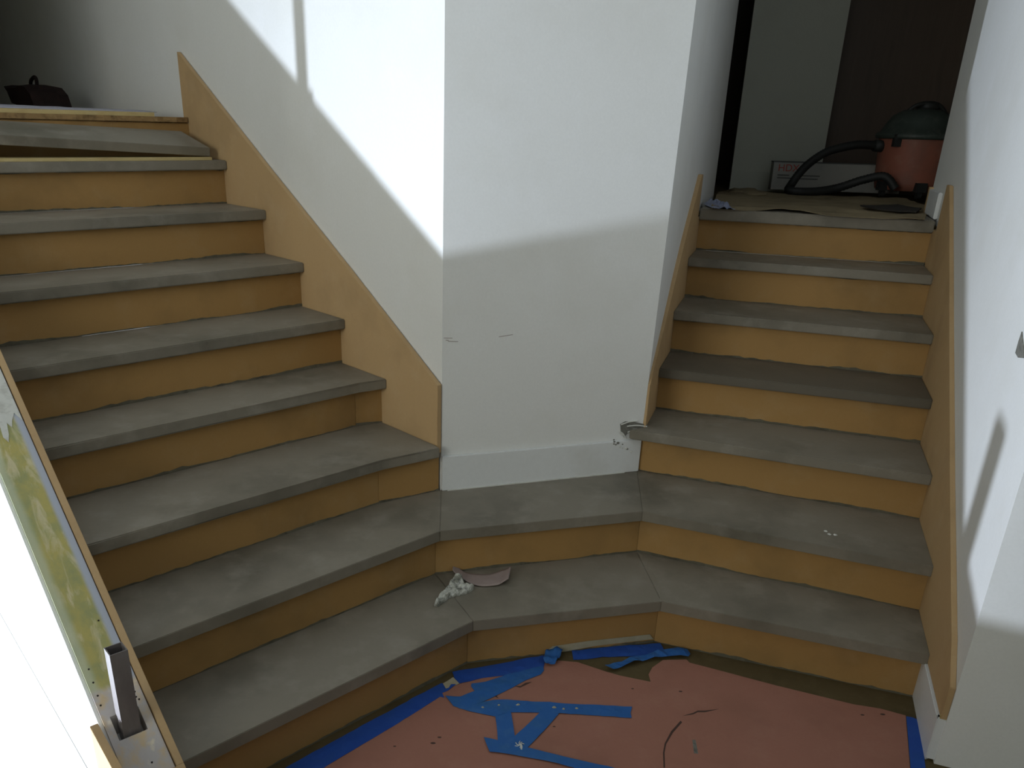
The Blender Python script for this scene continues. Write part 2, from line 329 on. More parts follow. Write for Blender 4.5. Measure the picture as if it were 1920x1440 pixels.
# ---------------------------------------------------------------- setting
TOP = 3.7
structure('floor', P([(-5, -3), (6, -3), (6, 9), (-5, 9)], -0.12, 0.0), 'floor', 'brown subfloor board at the foot of the stairs')
# wedge between the flights
def wall(name, a, b, c, d, z0, z1, m='wall', label=None): return structure(name, P([a, b, c, d], z0, z1), m, label)
farL = Lp(1.763, 9.0); farL2 = Lp(1.863, 9.0)
wl = wall('wall_left', P1, farL, farL2, (P1[0] + pe[0] * 0.1 - pn[0] * 0.1, P1[1] + pe[1] * 0.1 - pn[1] * 0.1), 0.2, TOP, label='white wall along the left flight')
def lean(o, pts, z0, dx, dy):
    # this corner is slightly out of plumb
    for v in o.data.vertices:
        for p in pts:
            if abs(v.co.x - p[0]) < 1e-4 and abs(v.co.y - p[1]) < 1e-4 and v.co.z > z0: v.co.x += dx; v.co.y += dy
wc = wall('wall_center', P1, (P1[0] + pe[0] * 0.1 - pn[0] * 0.1, P1[1] + pe[1] * 0.1 - pn[1] * 0.1), (P2[0] - pe[0] * 0.05 - pn[0] * 0.1, P2[1] - pe[1] * 0.05 - pn[1] * 0.1), P2, 0.2, TOP, label='narrow white wall between the two flights')
I2 = Rp(-0.405, 4.93)
wi = wall('wall_inner_right', P2, I2, Rp(-0.50, 4.93), (P2[0] - pe[0] * 0.05 - pn[0] * 0.1, P2[1] - pe[1] * 0.05 - pn[1] * 0.1), 0.2, TOP, label='white wall on the left side of the right flight')
lean(wc, [P2], 1.0, pe[0] * 0.060, pe[1] * 0.060)
lean(wi, [P2], 1.0, pe[0] * 0.060, pe[1] * 0.060)
C0 = Rp(0.600, 2.085)
C1 = (C0[0] + 0.934 * 3, C0[1] - 0.357 * 3)
wr = wall('wall_right', C0, Rp(0.600, 4.47), Rp(0.72, 4.47), Rp(0.72, 2.10), 0, TOP, label='white wall on the right side of the right flight')
wf = wall('wall_front_right', C0, C1, (C1[0] + 0.04, C1[1] + 0.11), (C0[0] + 0.05, C0[1] + 0.12), 0, TOP, label='white wall facing the room, right of the stairs')
structure('ceiling', P([(-5, -1.8), (6, -1.8), (6, 9), (-5, 9)], TOP, TOP + 0.1), 'wall', 'white ceiling over the stairs')
# upper left hall
structure('floor', P([Lp(0.3, 3.795), Lp(1.763, 3.795), Lp(1.763, 9), Lp(-1.2, 9), Lp(-1.2, 4.2), Lp(0.3, 4.2)], 1.36, 1.543), 'osb', 'subfloor of the upper left landing')
wall('wall_blocker_upper_left', Lp(0.35, 3.95), Lp(0.25, 3.95), Lp(0.25, 9), Lp(0.35, 9), 1.3, TOP, 'hallwall', 'added unseen wall shading the upper left hall')  # unseen occluder, added to darken the deep end of the left wall
wall('wall_back_left', Lp(0.25, 8.2), Lp(1.763, 8.2), Lp(1.763, 8.3), Lp(0.25, 8.3), 1.3, TOP, 'hallwall', 'end wall of the upper left hall')
structure('ceiling', P([Lp(0.25, 4.3), Lp(1.763, 4.3), Lp(1.763, 8.3), Lp(0.25, 8.3)], 2.85, TOP), 'hallwall', 'added unseen ceiling block darkening the upper left hall')  # out-of-view block added to keep ambient light off the hall wall
# unseen walls added to block ambient light from behind and right of the camera
wall('wall_blocker_back', (0.7, -1.5), (6, -1.5), (6, -1.6), (0.7, -1.6), 0, TOP, 'hallwall', 'added unseen wall blocking light from behind the camera')
wall('wall_blocker_side', (4.0, -1.5), (4.1, -1.5), (4.1, 0.8), (4.0, 0.8), 0, TOP, 'hallwall', 'added unseen wall blocking light at the right')
# upper right hall
structure('floor', P([Rp(-0.5, 4.11), Rp(0.6, 4.11), Rp(0.6, 4.47), Rp(2.2, 4.47), Rp(2.2, 8), Rp(-1.6, 8), Rp(-1.6, 4.93), Rp(-0.5, 4.93)], 1.05, 1.212), 'floor', 'dusty floor of the upper right landing')
wb = (1.615, 5.760)
we = (2.146, 5.629)
wall('wall_back', wb, we, (we[0] + 0.03, we[1] + 0.12), (wb[0] + 0.03, wb[1] + 0.12), 1.2, TOP, 'hallwall', 'pale wall facing the right flight from its landing')
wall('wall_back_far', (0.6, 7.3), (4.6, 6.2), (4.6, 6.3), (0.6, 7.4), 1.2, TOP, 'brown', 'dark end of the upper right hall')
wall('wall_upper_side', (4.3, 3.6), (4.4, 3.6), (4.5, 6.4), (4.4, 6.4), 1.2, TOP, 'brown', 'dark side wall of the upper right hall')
wall('wall_upper_return', Rp(0.72, 4.37), Rp(2.8, 4.37), Rp(2.8, 4.47), Rp(0.72, 4.47), 1.2, TOP, 'hallwall', 'return wall behind the right wall')
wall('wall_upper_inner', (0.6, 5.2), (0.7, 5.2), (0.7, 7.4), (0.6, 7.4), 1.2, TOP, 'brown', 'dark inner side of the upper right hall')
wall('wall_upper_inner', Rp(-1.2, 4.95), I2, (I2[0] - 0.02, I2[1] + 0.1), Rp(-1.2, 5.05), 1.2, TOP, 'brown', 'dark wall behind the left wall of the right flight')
dr = structure('door_1', P([(2.16, 5.78), (3.10, 5.55), (3.11, 5.59), (2.17, 5.82)], 1.215, 3.3), 'brown', 'dark brown door behind the vacuum')
# light baseboard of the pale hall wall
structure('trim_3', P([(wb[0] - .003, wb[1] - .014), (we[0] - .003, we[1] - .014), we, wb], 1.212, 1.33), 'hallwall', 'low baseboard of the pale hall wall')

# baseboards
bA = (P1[0] - pe[0] * 0.0, P1[1]); 
def pf(s, o): return (P1[0] + pe[0] * s + pn[0] * o, P1[1] + pe[1] * s + pn[1] * o)
LC = math.hypot(P2[0] - P1[0], P2[1] - P1[1])
bc = structure('baseboard_center', P([pf(0, 0.014), pf(LC, 0.014), pf(LC, 0), pf(0, 0)], 0.3505, 0.481, 0.002), 'trim', 'white baseboard of the narrow wall between the flights')
structure('caulk_line', P([pf(0.02, 0.018), pf(LC - 0.06, 0.017), pf(LC - 0.06, 0.012), pf(0.02, 0.012)], 0.350, 0.354), 'white', parent=bc)
br = structure('baseboard_right', P([Rp(0.578, 2.09), Rp(0.578, 2.40), Rp(0.600, 2.40), Rp(0.600, 2.11)], 0, 0.142, 0.002), 'trim', 'white baseboard end beside the bottom riser')
cx, cy = Rp(0.578, 2.09)
fx = (0.934, -0.357)
structure('baseboard_front_right', P([(cx, cy), (cx + fx[0] * 3, cy + fx[1] * 3), (cx + fx[0] * 3 + 0.006, cy + fx[1] * 3 + 0.015), (cx + 0.008, cy + 0.018)], 0.008, 0.142, 0.002), 'trim', 'white baseboard along the wall right of the stairs')
structure('trim_1', P([(cx + 0.006, cy - 0.001), (cx + fx[0] * 3, cy + fx[1] * 3), (cx + fx[0] * 3 + 0.006, cy + fx[1] * 3 + 0.015), (cx + 0.014, cy + 0.016)], 0.142, 0.150), 'caulk', 'yellowed caulk bead on the right baseboard')
structure('baseboard_landing', P([Rp(0.584, 4.15), Rp(0.584, 4.44), Rp(0.600, 4.44), Rp(0.600, 4.15)], 1.237, 1.345, 0.003), 'trim', 'short white baseboard at the top of the right wall')
structure('trim_2', P([Rp(0.5835, 4.44), Rp(0.5835, 4.475), Rp(0.6, 4.475), Rp(0.6, 4.44)], 1.237, 1.352), 'mdf_pale', 'raw end of the short baseboard')

# ---------------------------------------------------------------- stairs
def front_left(k):
    a = [Lp(0.5, LV[k]), Lp(1.4, LV[k])]
    if k == 3: a = [Lp(0.5, LV[3]), Lp(1.523, LV[3]), (-0.129, 2.682)]
    if k == 4: a = [Lp(0.5, LV[4]), Lp(1.640, LV[4]), Lp(1.745, 2.357)]
    if k == 1: a = [Lp(0.5, LV[1]), (-0.007, 2.134), (0.602, 2.277), Rp(0.585, 2.351)]
    if k == 2: a = [Lp(0.5, LV[2]), (-0.130, 2.383), (0.577, 2.578), Rp(0.585, 2.578)]
    if k in (1, 2):      # the bend sits on the left flight's nosing line
        d = (a[2][0] - a[1][0], a[2][1] - a[1][1])
        a[1] = isect(Lp(0.5, LV[k]), uL, a[1], d)
    last = RW if k in (1, 2) else (PF if k == 3 else LW)
    if k == 3:
        return [isect(a[0], uL, *KNEE), a[1], a[2]]
    return reach(a, KNEE, last)
def riser_left(k):
    last = RW if k in (1, 2) else (PF if k == 3 else LW)
    return reach(offset(front_left(k), 0.032), KNEE, last)
def front_right(k):
    a, b = RV[k]
    p = [Rp(-0.385, a), Rp(0.585, b)]
    if k == 3: p[0] = (0.569, 2.9245)
    return p
def riser_right(k):
    p = reach(offset(front_right(k), 0.034), RL, RW)
    if k == 3: p[0] = (P2[0] + 0.003, P2[1] + 0.001)
    return p
def tread(poly, k, parent, th=TH, bev=None):
    bev = bev or (0.0016 if k < 3 else 0.0035)
    z = k * RISE
    return link('tread', P(poly, z - th, z, bev), 'stone', parent)
def smear(a, b, z, sgn, h, parent, seed):
    # uneven mortar left in the joint between riser and tread
    L = math.hypot(b[0] - a[0], b[1] - a[1]); d = ((b[0] - a[0]) / L, (b[1] - a[1]) / L); n = (d[1], -d[0])
    N = max(6, int(L / 0.02)); bm = bmesh.new(); R_ = []
    for i in range(N + 1):
        t = L * i / N; x = a[0] + d[0] * t; y = a[1] + d[1] * t
        q = noise.noise(Vector((t * 6, seed * 3.1, a[0] * 5))) + 0.5 * noise.noise(Vector((t * 31, seed, 2)))
        hh = h * max(0.12, 0.45 + 0.9 * q)
        w = 0.0012 + 0.0022 * max(0, q + 0.4)
        R_.append([bm.verts.new(v) for v in ((x, y, z), (x + n[0] * w, y + n[1] * w, z), (x + n[0] * 0.0006, y + n[1] * 0.0006, z + sgn * hh), (x, y, z + sgn * hh))])
    for p, q in zip(R_, R_[1:]):
        for j in range(4): bm.faces.new((p[j], p[(j + 1) % 4], q[(j + 1) % 4], q[j]))
    bm.faces.new(R_[0][::-1]); bm.faces.new(R_[-1])
    link('mortar_joint', bm, 'mortar', parent)
def riser(a, b, k, parent, top=None):
    L = math.hypot(b[0] - a[0], b[1] - a[1]); n = (-(b[1] - a[1]) / L, (b[0] - a[0]) / L)
    q = [a, b, (b[0] + n[0] * 0.018, b[1] + n[1] * 0.018), (a[0] + n[0] * 0.018, a[1] + n[1] * 0.018)]
    z1 = (k * RISE - TH + 0.0) if top is None else top
    smear(a, b, (k - 1) * RISE + 0.0003, 1, 0.011, parent, k)
    smear(a, b, z1 - 0.0003, -1, 0.008, parent, k + 31)
    return link('riser', P(q, (k - 1) * RISE, z1, 0.0008), 'mdf', parent)

low = thing('staircase', (0.3, 2.2, 0), 'two wide bottom steps wrapping round both flights', 'staircase')
lft = thing('staircase', (-0.9, 2.6, 0.35), 'left flight of grey treads, its landing slab still unlaid', 'staircase')
rgt = thing('staircase', (1.2, 3.2, 0.35), 'right flight of grey treads up to the hall with the vacuum', 'staircase')
r1 = riser_left(1); r2 = riser_left(2); r3 = riser_left(3); q3 = riser_right(3)
f1 = front_left(1); f2 = front_left(2)
for r, k in ((r1, 1), (r2, 2)):
    for a, b in zip(r, r[1:]): riser(a, b, k, low)
tread([f1[0], f1[1], r2[1], r2[0]], 1, low)
tread([f1[1], f1[2], r2[2], r2[1]], 1, low)
tread([f1[2], f1[3], r2[3], r2[2]], 1, low)
tread([f2[0], f2[1], P1, r3[1], r3[0]], 2, low)
tread([f2[1], f2[2], P2, P1], 2, low)
tread([f2[2], f2[3], q3[1], P2], 2, low)
# smeared repair line on the right joint of the bottom step
ja, jb = Vector((*r2[2], 0)), Vector((*f1[2], 0))
jl = [ja.lerp(jb, i / 14) for i in range(15)]
jw = [(p.x + 0.010 * noise.noise(Vector((i * 0.7, 1, 0))) + 0.025 * math.sin(i / 14 * 3.14), p.y) for i, p in enumerate(jl)]
bm = bmesh.new(); rows = []
for i, (x, y) in enumerate(jw):
    w = 0.003 + 0.0015 * math.sin(i * 1.9)
    rows.append([bm.verts.new(v) for v in ((x - w, y, RISE - 0.0004), (x - w, y, RISE + 0.0005), (x + w, y, RISE + 0.0005), (x + w, y, RISE - 0.0004))])
for p, q in zip(rows, rows[1:]):
    for k in range(4): bm.faces.new((p[k], p[(k + 1) % 4], q[(k + 1) % 4], q[k]))
bm.faces.new(rows[0]); bm.faces.new(rows[-1][::-1])
link('mortar_joint', bm, 'mortar_pale', low)
# left flight
for k in range(3, 9):
    f = front_left(k); r = riser_left(k)
    for a, b in zip(r, r[1:]): riser(a, b, k, lft)
    if k < 8: nb = riser_left(k + 1)
    else: nb = [isect(Lp(0.5, 3.785), uL, *KNEE), Lp(1.745, 3.785)]
    back = nb[::-1]
    if k == 3: back = [Lp(1.745, 2.08)] + back
    tread(f + back, k, lft)
# riser below the unfinished landing edge
a9 = isect(Lp(0.5, 3.785), uL, *KNEE)
link('riser', P([a9, Lp(1.745, 3.785), Lp(1.745, 3.803), isect(Lp(0.5, 3.803), uL, *KNEE)], 1.40, 1.538, 0.0008), 'mdf', lft)
link('skirt_board', board(Lp(1.745, 0), vL, [(2.068, 0.495), (2.068, 0.744), (2.588, 1.068), (3.122, 1.388), (3.826, 1.823), (3.826, 1.36), (2.35, 0.495)], uL, 0.0175, 0.0008), 'mdf_pale', lft)
# right flight
for k in range(3, 8):
    f = front_right(k); r = riser_right(k)
    riser(r[0], r[1], k, rgt, top=(k * RISE - TH if k < 7 else 1.188))
    if k < 7:
        nb = riser_right(k + 1)
        if k == 3: tread([f[0], f[1], nb[1], nb[0], Rp(-0.385, 2.99), (P2[0] - 0.002, P2[1] - 0.003)], 3, rgt)
        else:
            o = tread([f[0], f[1], nb[1], nb[0]], k, rgt)
            if k == 4: o.data.materials[0] = M['stone_dark']; tag(o, 'darker brown-grey tread')
    else:
        link('tread', P([f[0], f[1], Rp(0.585, 4.40), Rp(-0.385, 4.40)], 1.188, 1.237, 0.0035), 'stone', rgt)
link('skirt_board', board(Rp(-0.385, 0), vR, [(2.995, 0.50), (3.0, 0.690), (3.033, 0.727), (3.181, 0.822), (3.598, 1.147), (3.96, 1.385), (4.02, 1.385), (4.02, 1.20), (4.13, 1.20), (4.13, 1.06), (3.32, 0.50)], (-uR[0], -uR[1]), 0.0195, 0.0015), 'mdf_pale', rgt)
link('skirt_board', board(Rp(0.585, 0), vR, [(2.088, 0.144), (2.088, 0.245), (2.197, 0.330), (2.667, 0.604), (3.274, 0.974), (3.93, 1.385), (4.0, 1.385), (4.0, 1.20), (4.14, 1.20), (4.14, 1.09), (2.78, 0.144)], uR, 0.0145, 0.0015), 'mdf_pale', rgt)

# ---------------------------------------------------------------- half wall on the open side of the left flight
hw = thing('half_wall', (K0[0], K0[1], 0), 'sloping half wall with worn yellow cap, open side of left flight', 'half wall')
SE = 2.24
def kboard(name, s0, s1, n0, n1, dz, m, zb=0.0, bev=0.0):
    A = Kp(0, n1)
    return link(name, board(A, kd, [(s0, zb), (s0, kz(s0) + dz), (s1, kz(s1) + dz), (s1, zb)], kn, n0 - n1, bev), m, hw)
kboard('skirt_board', 0.0, SE, 0.0, -0.017, 0.0, 'mdf_pale', 0.001, 0.001)
kboard('end_board', -0.017, 0.0, 0.0, -0.13, 0.0, 'mdf_pale', 0.001, 0.001)
kboard('core', 0.0, SE, -0.0200, -0.127, -0.060, 'wall', 0.001)
tag(kboard('face_panel', 0.0, SE, -0.1215, -0.130, -0.012, 'wall', 0.001, 0.0005), 'white drywall face')
ob = link('outer_board', board(Kp(0, -0.150), kd, [(-0.60, 0.001), (-0.60, 0.19), (-0.12, 0.262), (0.14, 0.297), (0.14, 0.001)], kn, 0.018, 0.0008), 'mdf_pale', hw)
# cap plate with a pocket for the post
def cap_piece(bm, uvl, s0, s1, n0, n1, z_off=-0.006, thick=0.06):
    top = []
    for s, n in ((s0, n0), (s1, n0), (s1, n1), (s0, n1)):
        x, y = Kp(s, n); top.append((Vector((x, y, kz(s) + z_off)), (s, -n)))
    tv = [bm.verts.new(t[0]) for t in top]; bv = [bm.verts.new(t[0] - Vector((0, 0, thick))) for t in top]
    fs = [bm.faces.new(tv), bm.faces.new(bv[::-1])]
    for i in range(4): fs.append(bm.faces.new((tv[i], tv[(i + 1) % 4], bv[(i + 1) % 4], bv[i])))
    co = {v: top[i][1] for i, v in enumerate(tv)}; co.update({v: top[i][1] for i, v in enumerate(bv)})
    for f in fs:
        for l in f.loops: l[uvl].uv = co[l.vert]
bm = bmesh.new(); uvl = bm.loops.layers.uv.new('UVMap')
H0, H1, HA, HB = 0.094, 0.146, -0.040, -0.104
nA, nB = -0.0195, -0.1212
cap_piece(bm, uvl, 0.001, H0, nA, nB); cap_piece(bm, uvl, H1, SE, nA, nB)
cap_piece(bm, uvl, H0, H1, nA, HA); cap_piece(bm, uvl, H0, H1, HB, nB)
tag(link('cap_plate', bm, 'cap', hw), 'worn yellow and grey cap plate')
# screw holes in the plate
for i, (s, n) in enumerate([(0.158, -0.032), (0.176, -0.034), (0.165, -0.036), (0.175, -0.112), (0.196, -0.110), (0.225, -0.108), (0.255, -0.106), (0.35, -0.045), (0.03, -0.06), (0.012, -0.09)]):
    x, y = Kp(s, n); b_ = bmesh.new()
    lathe(b_, [(0.0022, kz(s) - 0.010), (0.0022, kz(s) - 0.0048)], x, y, 8)
    link('screw_hole', b_, 'dark', hw)
# white plaster left on the upper cap
pp = [(0.90, -0.0205), (0.925, -0.033), (0.905, -0.045), (0.885, -0.052), (0.90, -0.060), (0.868, -0.066), (0.845, -0.074), (0.862, -0.082), (0.90, -0.078), (0.935, -0.075), (0.93, -0.088), (0.96, -0.100), (0.99, -0.118), (SE - 0.05, -0.119), (SE - 0.05, -0.0205)]
bm = bmesh.new()
solid(bm, [(*Kp(s, n), kz(s) - 0.0058) for s, n in pp], [(*Kp(s, n), kz(s) - 0.0035) for s, n in pp])
tag(link('plaster_coat', bm, 'white', hw), 'ragged white plaster on the upper cap')
# hollow square steel posts
def post(name, s, n, z0, z1, label):
    t = thing(name, (*Kp(s, n), z0), label, 'post')
    h = 0.0195; w = 0.0025
    o = [Kp(s + a, n + b) for a, b in ((-h, -h), (h, -h), (h, h), (-h, h))]
    i = [Kp(s + a, n + b) for a, b in ((-h + w, -h + w), (h - w, -h + w), (h - w, h - w), (-h + w, h - w))]
    bm = bmesh.new()
    R_ = [[bm.verts.new((*p, z)) for p in q] for q, z in ((i, z0), (o, z0), (o, z1), (i, z1))]
    for a, b in ((R_[0], R_[1]), (R_[1], R_[2]), (R_[2], R_[3]), (R_[3], R_[0])):
        for k in range(4): bm.faces.new((a[k], a[(k + 1) % 4], b[(k + 1) % 4], b[k]))
    link('tube', bm, 'steel', t)
    bm = bmesh.new(); prism(bm, [Kp(s + a, n + b) for a, b in ((-.04, -.03), (.03, -.03), (.03, .03), (-.04, .03))], z0 - 0.004, z0)
    link('foot_plate', bm, 'grout', t)
    return t
post('steel_post', 0.121, -0.072, kz(0.121) - 0.058, 0.482, 'short hollow square steel post in the bottom of the half wall')
post('steel_post', 1.240, -0.072, kz(1.24) - 0.004, 2.75, 'tall square steel post higher up the half wall')

# ---------------------------------------------------------------- wall damage
ch = tag(link('plaster_chip', (lambda b: (solid(b, [Vector(p) for p in G['chip_center']], [Vector(p) + Vector((pn[0], pn[1], 0)) * 0.0015 for p in G['chip_center']]), b)[1])(bmesh.new()), 'grout', wc), 'chipped grey hole beside the third tread')
for i in range(14):
    t = random.random(); x, y = pf(0.66 + 0.10 * t, 0.0145); z = 0.487 - 0.055 * t + random.uniform(-0.012, 0.008)
    b_ = bmesh.new(); bmesh.ops.create_icosphere(b_, subdivisions=1, radius=random.uniform(0.003, 0.007), matrix=Matrix.Translation((x, y, z)) @ Matrix.Diagonal((1, 0.3, 0.8, 1)))
    tag(link('plaster_crumb', b_, 'grout' if i % 3 else 'white', wc))
for i, (a, b) in enumerate([((0.536, 0.543), (0.60, 0.553)), ((0.56, 0.535), (0.64, 0.527)), ((0.535, 0.515), (0.56, 0.488)), ((0.565, 0.510), (0.61, 0.520))]):
    xa, ya = pf((a[0] + 0.126) / pe[0], 0.003); xb, yb = pf((b[0] + 0.126) / pe[0], 0.003)
    b_ = bmesh.new(); tube(b_, smooth_path([(xa, ya, a[1]), ((xa + xb) / 2, (ya + yb) / 2, (a[1] + b[1]) / 2 + 0.004), (xb, yb, b[1])], 4), 0.0028, 6)
    link('plaster_ridge', b_, 'white', wc)
b_ = bmesh.new(); c_ = [Vector(p) for p in G['chip_right']]
solid(b_, c_, [p + Vector((-uR[0], -uR[1], 0)) * 0.0055 for p in c_])
tag(link('plaster_chip', b_, 'grout', wr), 'chip near the front edge')
# scratches on the narrow wall
for s0, z0, s1, z1 in ((0.005, 0.905, 0.035, 0.903), (0.02, 0.893, 0.055, 0.890), (0.012, 0.897, 0.022, 0.896), (0.20, 0.900, 0.25, 0.905)):
    xa, ya = pf(s0, 0.0004); xb, yb = pf(s1, 0.0004)
    b_ = bmesh.new(); tube(b_, [(xa, ya, z0), (xb, yb, z1)], 0.0009, 5)
    link('scratch', b_, 'sand', wc)

# ---------------------------------------------------------------- floor covering at the foot
fp = tag(link('floor_paper', sheet(G['paper'], 0.0, 0.0012), 'paper'), 'pink protective floor paper at the foot of the stairs', 'floor paper')
for nme in ('tear1', 'tear2', 'tear3', 'tear4'):
    link('tear', sheet(G[nme], 0.0011, 0.0004), 'tear', fp)
for i, (x, y) in enumerate(G['dots']):
    b_ = bmesh.new(); lathe(b_, [(0.003 + 0.0015 * (i % 3), 0.0011), (0.003, 0.0016)], x, y, 9, 1.4, 0.8); link('spot', b_, 'tear', fp)
tag(link('scrap', sheet(G['green'], 0.0011, 0.0006), 'grout', fp), 'small grey-green scrap')
TZ = 0.0013
def tape(key, label, m, z=TZ, amp=0.004, seed=1.0, curl=None):
    o = link('tape_strip', sheet(G[key], z, 0.0006, amp, 28, seed, 0.03, curl), m)
    return tag(o, label, 'tape', 'blue tape on the floor paper')
tape('strip_left', 'long dark blue tape strip along the left bottom riser', 'tape', seed=2)
tape('strip_wide', 'wide short blue tape strip under the middle bottom riser', 'tape', 0.0016, seed=3)
tape('strip_diag', 'torn blue tape running diagonally from the wide strip to the long wavy one', 'tape2', 0.0024, seed=4)
lt = tape('strip_long', 'wavy blue tape with a clean cut right end on pink paper', 'tape2', 0.0024, seed=5)
for i, (x, y) in enumerate([(0.083, 1.957), (0.036, 1.945), (0.245, 1.955), (0.272, 1.948), (0.31, 1.952), (0.14, 1.962)]):
    b_ = bmesh.new(); lathe(b_, [(0.0035 + 0.001 * (i % 3), 0.0035), (0.002, 0.0078)], x, y, 7, 1.3, 0.7); link('fleck', b_, 'beige', lt)
tape('strip_up', 'upright left leg of the blue tape triangle', 'tape2', 0.0034, 0.002, seed=6)
tape('strip_slash', 'slanted right leg of the blue tape triangle', 'tape2', 0.0038, 0.002, seed=7)
tape('strip_low', 'lowest blue tape strip, leaving the triangle towards the lower right', 'tape2', 0.0046, 0.002, seed=8)
tape('strip_top', 'straight blue tape strip below the beige tape', 'tape', 0.0016, 0.005, seed=9)
tape('strip_curl', 'narrow curled blue tape peeling off near the right bottom riser', 'tape2', 0.004, 0.012, seed=10, curl=lambda c: 0.004 + 0.006 * abs(math.sin(c.x * 40)))
tape('strip_right', 'blue tape strip beside the white baseboard end at the right', 'tape', seed=12, amp=0.001)
kn_ = sheet(G['knob'], 0.0035, 0.001, 0.018, 45, 3.3, 0.012, curl=lambda c: 0.006 + 0.012 * max(0, 1 - math.hypot(c.x - 0.262, c.y - 2.215) / 0.05))
tag(link('tape_strip', kn_, 'tape2', None, True), 'crumpled blue tape loop at the end of the wide strip', 'tape', 'blue tape on the floor paper')
bx = [(0.237, 2.2325), (0.5835, 2.3245)]
L_ = math.hypot(bx[1][0] - bx[0][0], bx[1][1] - bx[0][1]); bd = ((bx[1][0] - bx[0][0]) / L_, (bx[1][1] - bx[0][1]) / L_)
bn = (bd[1], -bd[0])
def onriser(s): # bottom riser, middle piece
    a, b = r1[1], r1[2]; L = math.hypot(b[0] - a[0], b[1] - a[1]); d = ((b[0] - a[0]) / L, (b[1] - a[1]) / L)
    return a, d, L
ra, rd, rl = onriser(0)
tag(link('tape_strip', board((ra[0] + rd[1] * 0.0025, ra[1] - rd[0] * 0.0025), rd, [(0.275, 0.002), (0.268, 0.020), (0.28, 0.029), (0.40, 0.034), (rl - 0.02, 0.033), (rl - 0.012, 0.022), (rl - 0.004, 0.013), (0.42, 0.012), (0.33, 0.004)], (rd[1], -rd[0]), 0.0008), 'beige'), 'beige masking tape along the foot of the middle riser', 'tape')
tag(link('paper_scrap', sheet([(-0.075, 2.03), (-0.085, 2.055), (-0.055, 2.085), (-0.035, 2.055)], 0.0022, 0.0006, 0.003, 30, 1.0), 'beige'), 'small beige paper scrap between two blue strips under the bottom riser', 'scrap')
# spatter of plaster
def blob(x, y, z, r, seed, m='white', flat=0.4, sub=2):
    b_ = bmesh.new(); bmesh.ops.create_icosphere(b_, subdivisions=sub, radius=r)
    for v in b_.verts:
        v.co *= 1 + 0.5 * noise.noise(v.co * (1.8 / r) + Vector((seed, 0, 0)))
        v.co.z = max(v.co.z * flat, -0.0002); v.co += Vector((x, y, z))
    return b_
x, y = G['blob'][0]
b_ = bmesh.new()
for i in range(9):
    a = random.uniform(0, 6.28); r = random.uniform(0.004, 0.016)
    tube(b_, smooth_path([(x, y, 0.0055), (x + r * 0.6 * math.cos(a + .5), y + r * .6 * math.sin(a + .5), 0.007), (x + r * math.cos(a), y + r * 1.5 * math.sin(a), 0.0055)], 3), 0.0012, 5)
tag(link('caulk_blob', b_, 'white'), 'stringy white caulk blob on the tape crossing', 'caulk')

tag(link('burnt_out_floor_sheet', sheet([(-4.6, -0.6), (-0.95, -0.6), (-0.70, 1.10), Kp(-0.62, -0.156), Kp(0.145, -0.156), Kp(0.145, -0.1315), Kp(3.2, -0.1315), (-4.6, 4.6)], 0.0004, 0.0012), 'trim'), 'added white sheet for the burnt-out floor on the open side of the half wall', 'floor sheet')  # white sheet added so the flood-lit floor outside burns out
# ---------------------------------------------------------------- litter on the bottom tread
def ribbon(top, bot, z, t, cols=28, rows=6, curl=0.016):
    T = smooth_path([(*p, 0) for p in top], 6); B = smooth_path([(*p, 0) for p in bot], 6)
    bm = bmesh.new(); g = []
    for i in range(cols + 1):
        f = i / cols; a = T[min(int(f * (len(T) - 1)), len(T) - 1)]; b = B[min(int(f * (len(B) - 1)), len(B) - 1)]
        row = []
        for j in range(rows + 1):
            p = a.lerp(b, j / rows)
            lift = 0.004 + 0.012 * (1 - math.sin(f * math.pi)) * (0.5 + 0.5 * (1 - j / rows)) + 0.012 * max(0, f - 0.85) / 0.15 + 0.010 * max(0, 0.15 - f) / 0.15
            row.append(bm.verts.new((p.x, p.y, z + lift)))
        g.append(row)
    for i in range(cols):
        for j in range(rows): bm.faces.new((g[i][j], g[i + 1][j], g[i + 1][j + 1], g[i][j + 1]))
    r = bmesh.ops.extrude_face_region(bm, geom=bm.faces[:])
    for v in [q for q in r['geom'] if isinstance(q, bmesh.types.BMVert)]: v.co.z -= t
    return bm
tag(link('sandpaper', ribbon(G['sand_top'], G['sand_bot'], 0.175, 0.001), 'sand', None, True), 'curled mauve sandpaper strip lying on the bottom tread', 'sandpaper')
bm = bmesh.new()
pts = [Vector((*p, 0)) for p in G['crumple']]
f = bm.faces.new([bm.verts.new(p) for p in pts]); bmesh.ops.triangulate(bm, faces=[f])
for _ in range(5):
    es = [e for e in bm.edges if e.calc_length() > 0.005]
    if not es: break
    bmesh.ops.subdivide_edges(bm, edges=es, cuts=1); bmesh.ops.triangulate(bm, faces=[q for q in bm.faces if len(q.verts) > 3])
for v in bm.verts:
    e = v.is_boundary
    v.co.z = 0.178 + (0.001 if e else 0.006) + 0.026 * abs(noise.noise(v.co * 36)) + 0.005 * abs(noise.noise(v.co * 100))
r = bmesh.ops.extrude_face_region(bm, geom=bm.faces[:])
for v in [q for q in r['geom'] if isinstance(q, bmesh.types.BMVert)]: v.co.z = max(0.1753, v.co.z - 0.02)
tag(link('rag', bm, 'dirty'), 'crumpled white plaster-stained rag on the bottom tread', 'rag')
for i, (x, y) in enumerate(G['paint2']):
    o = link('plaster_crumb', blob(x, y, 0.3502, 0.006, i), 'white'); tag(o, ('leftmost of three tiny white crumbs on the second tread', 'middle of three tiny white crumbs on the second tread', 'rightmost of three tiny white crumbs on the second tread')[i], 'crumb', 'crumbs on the second tread')

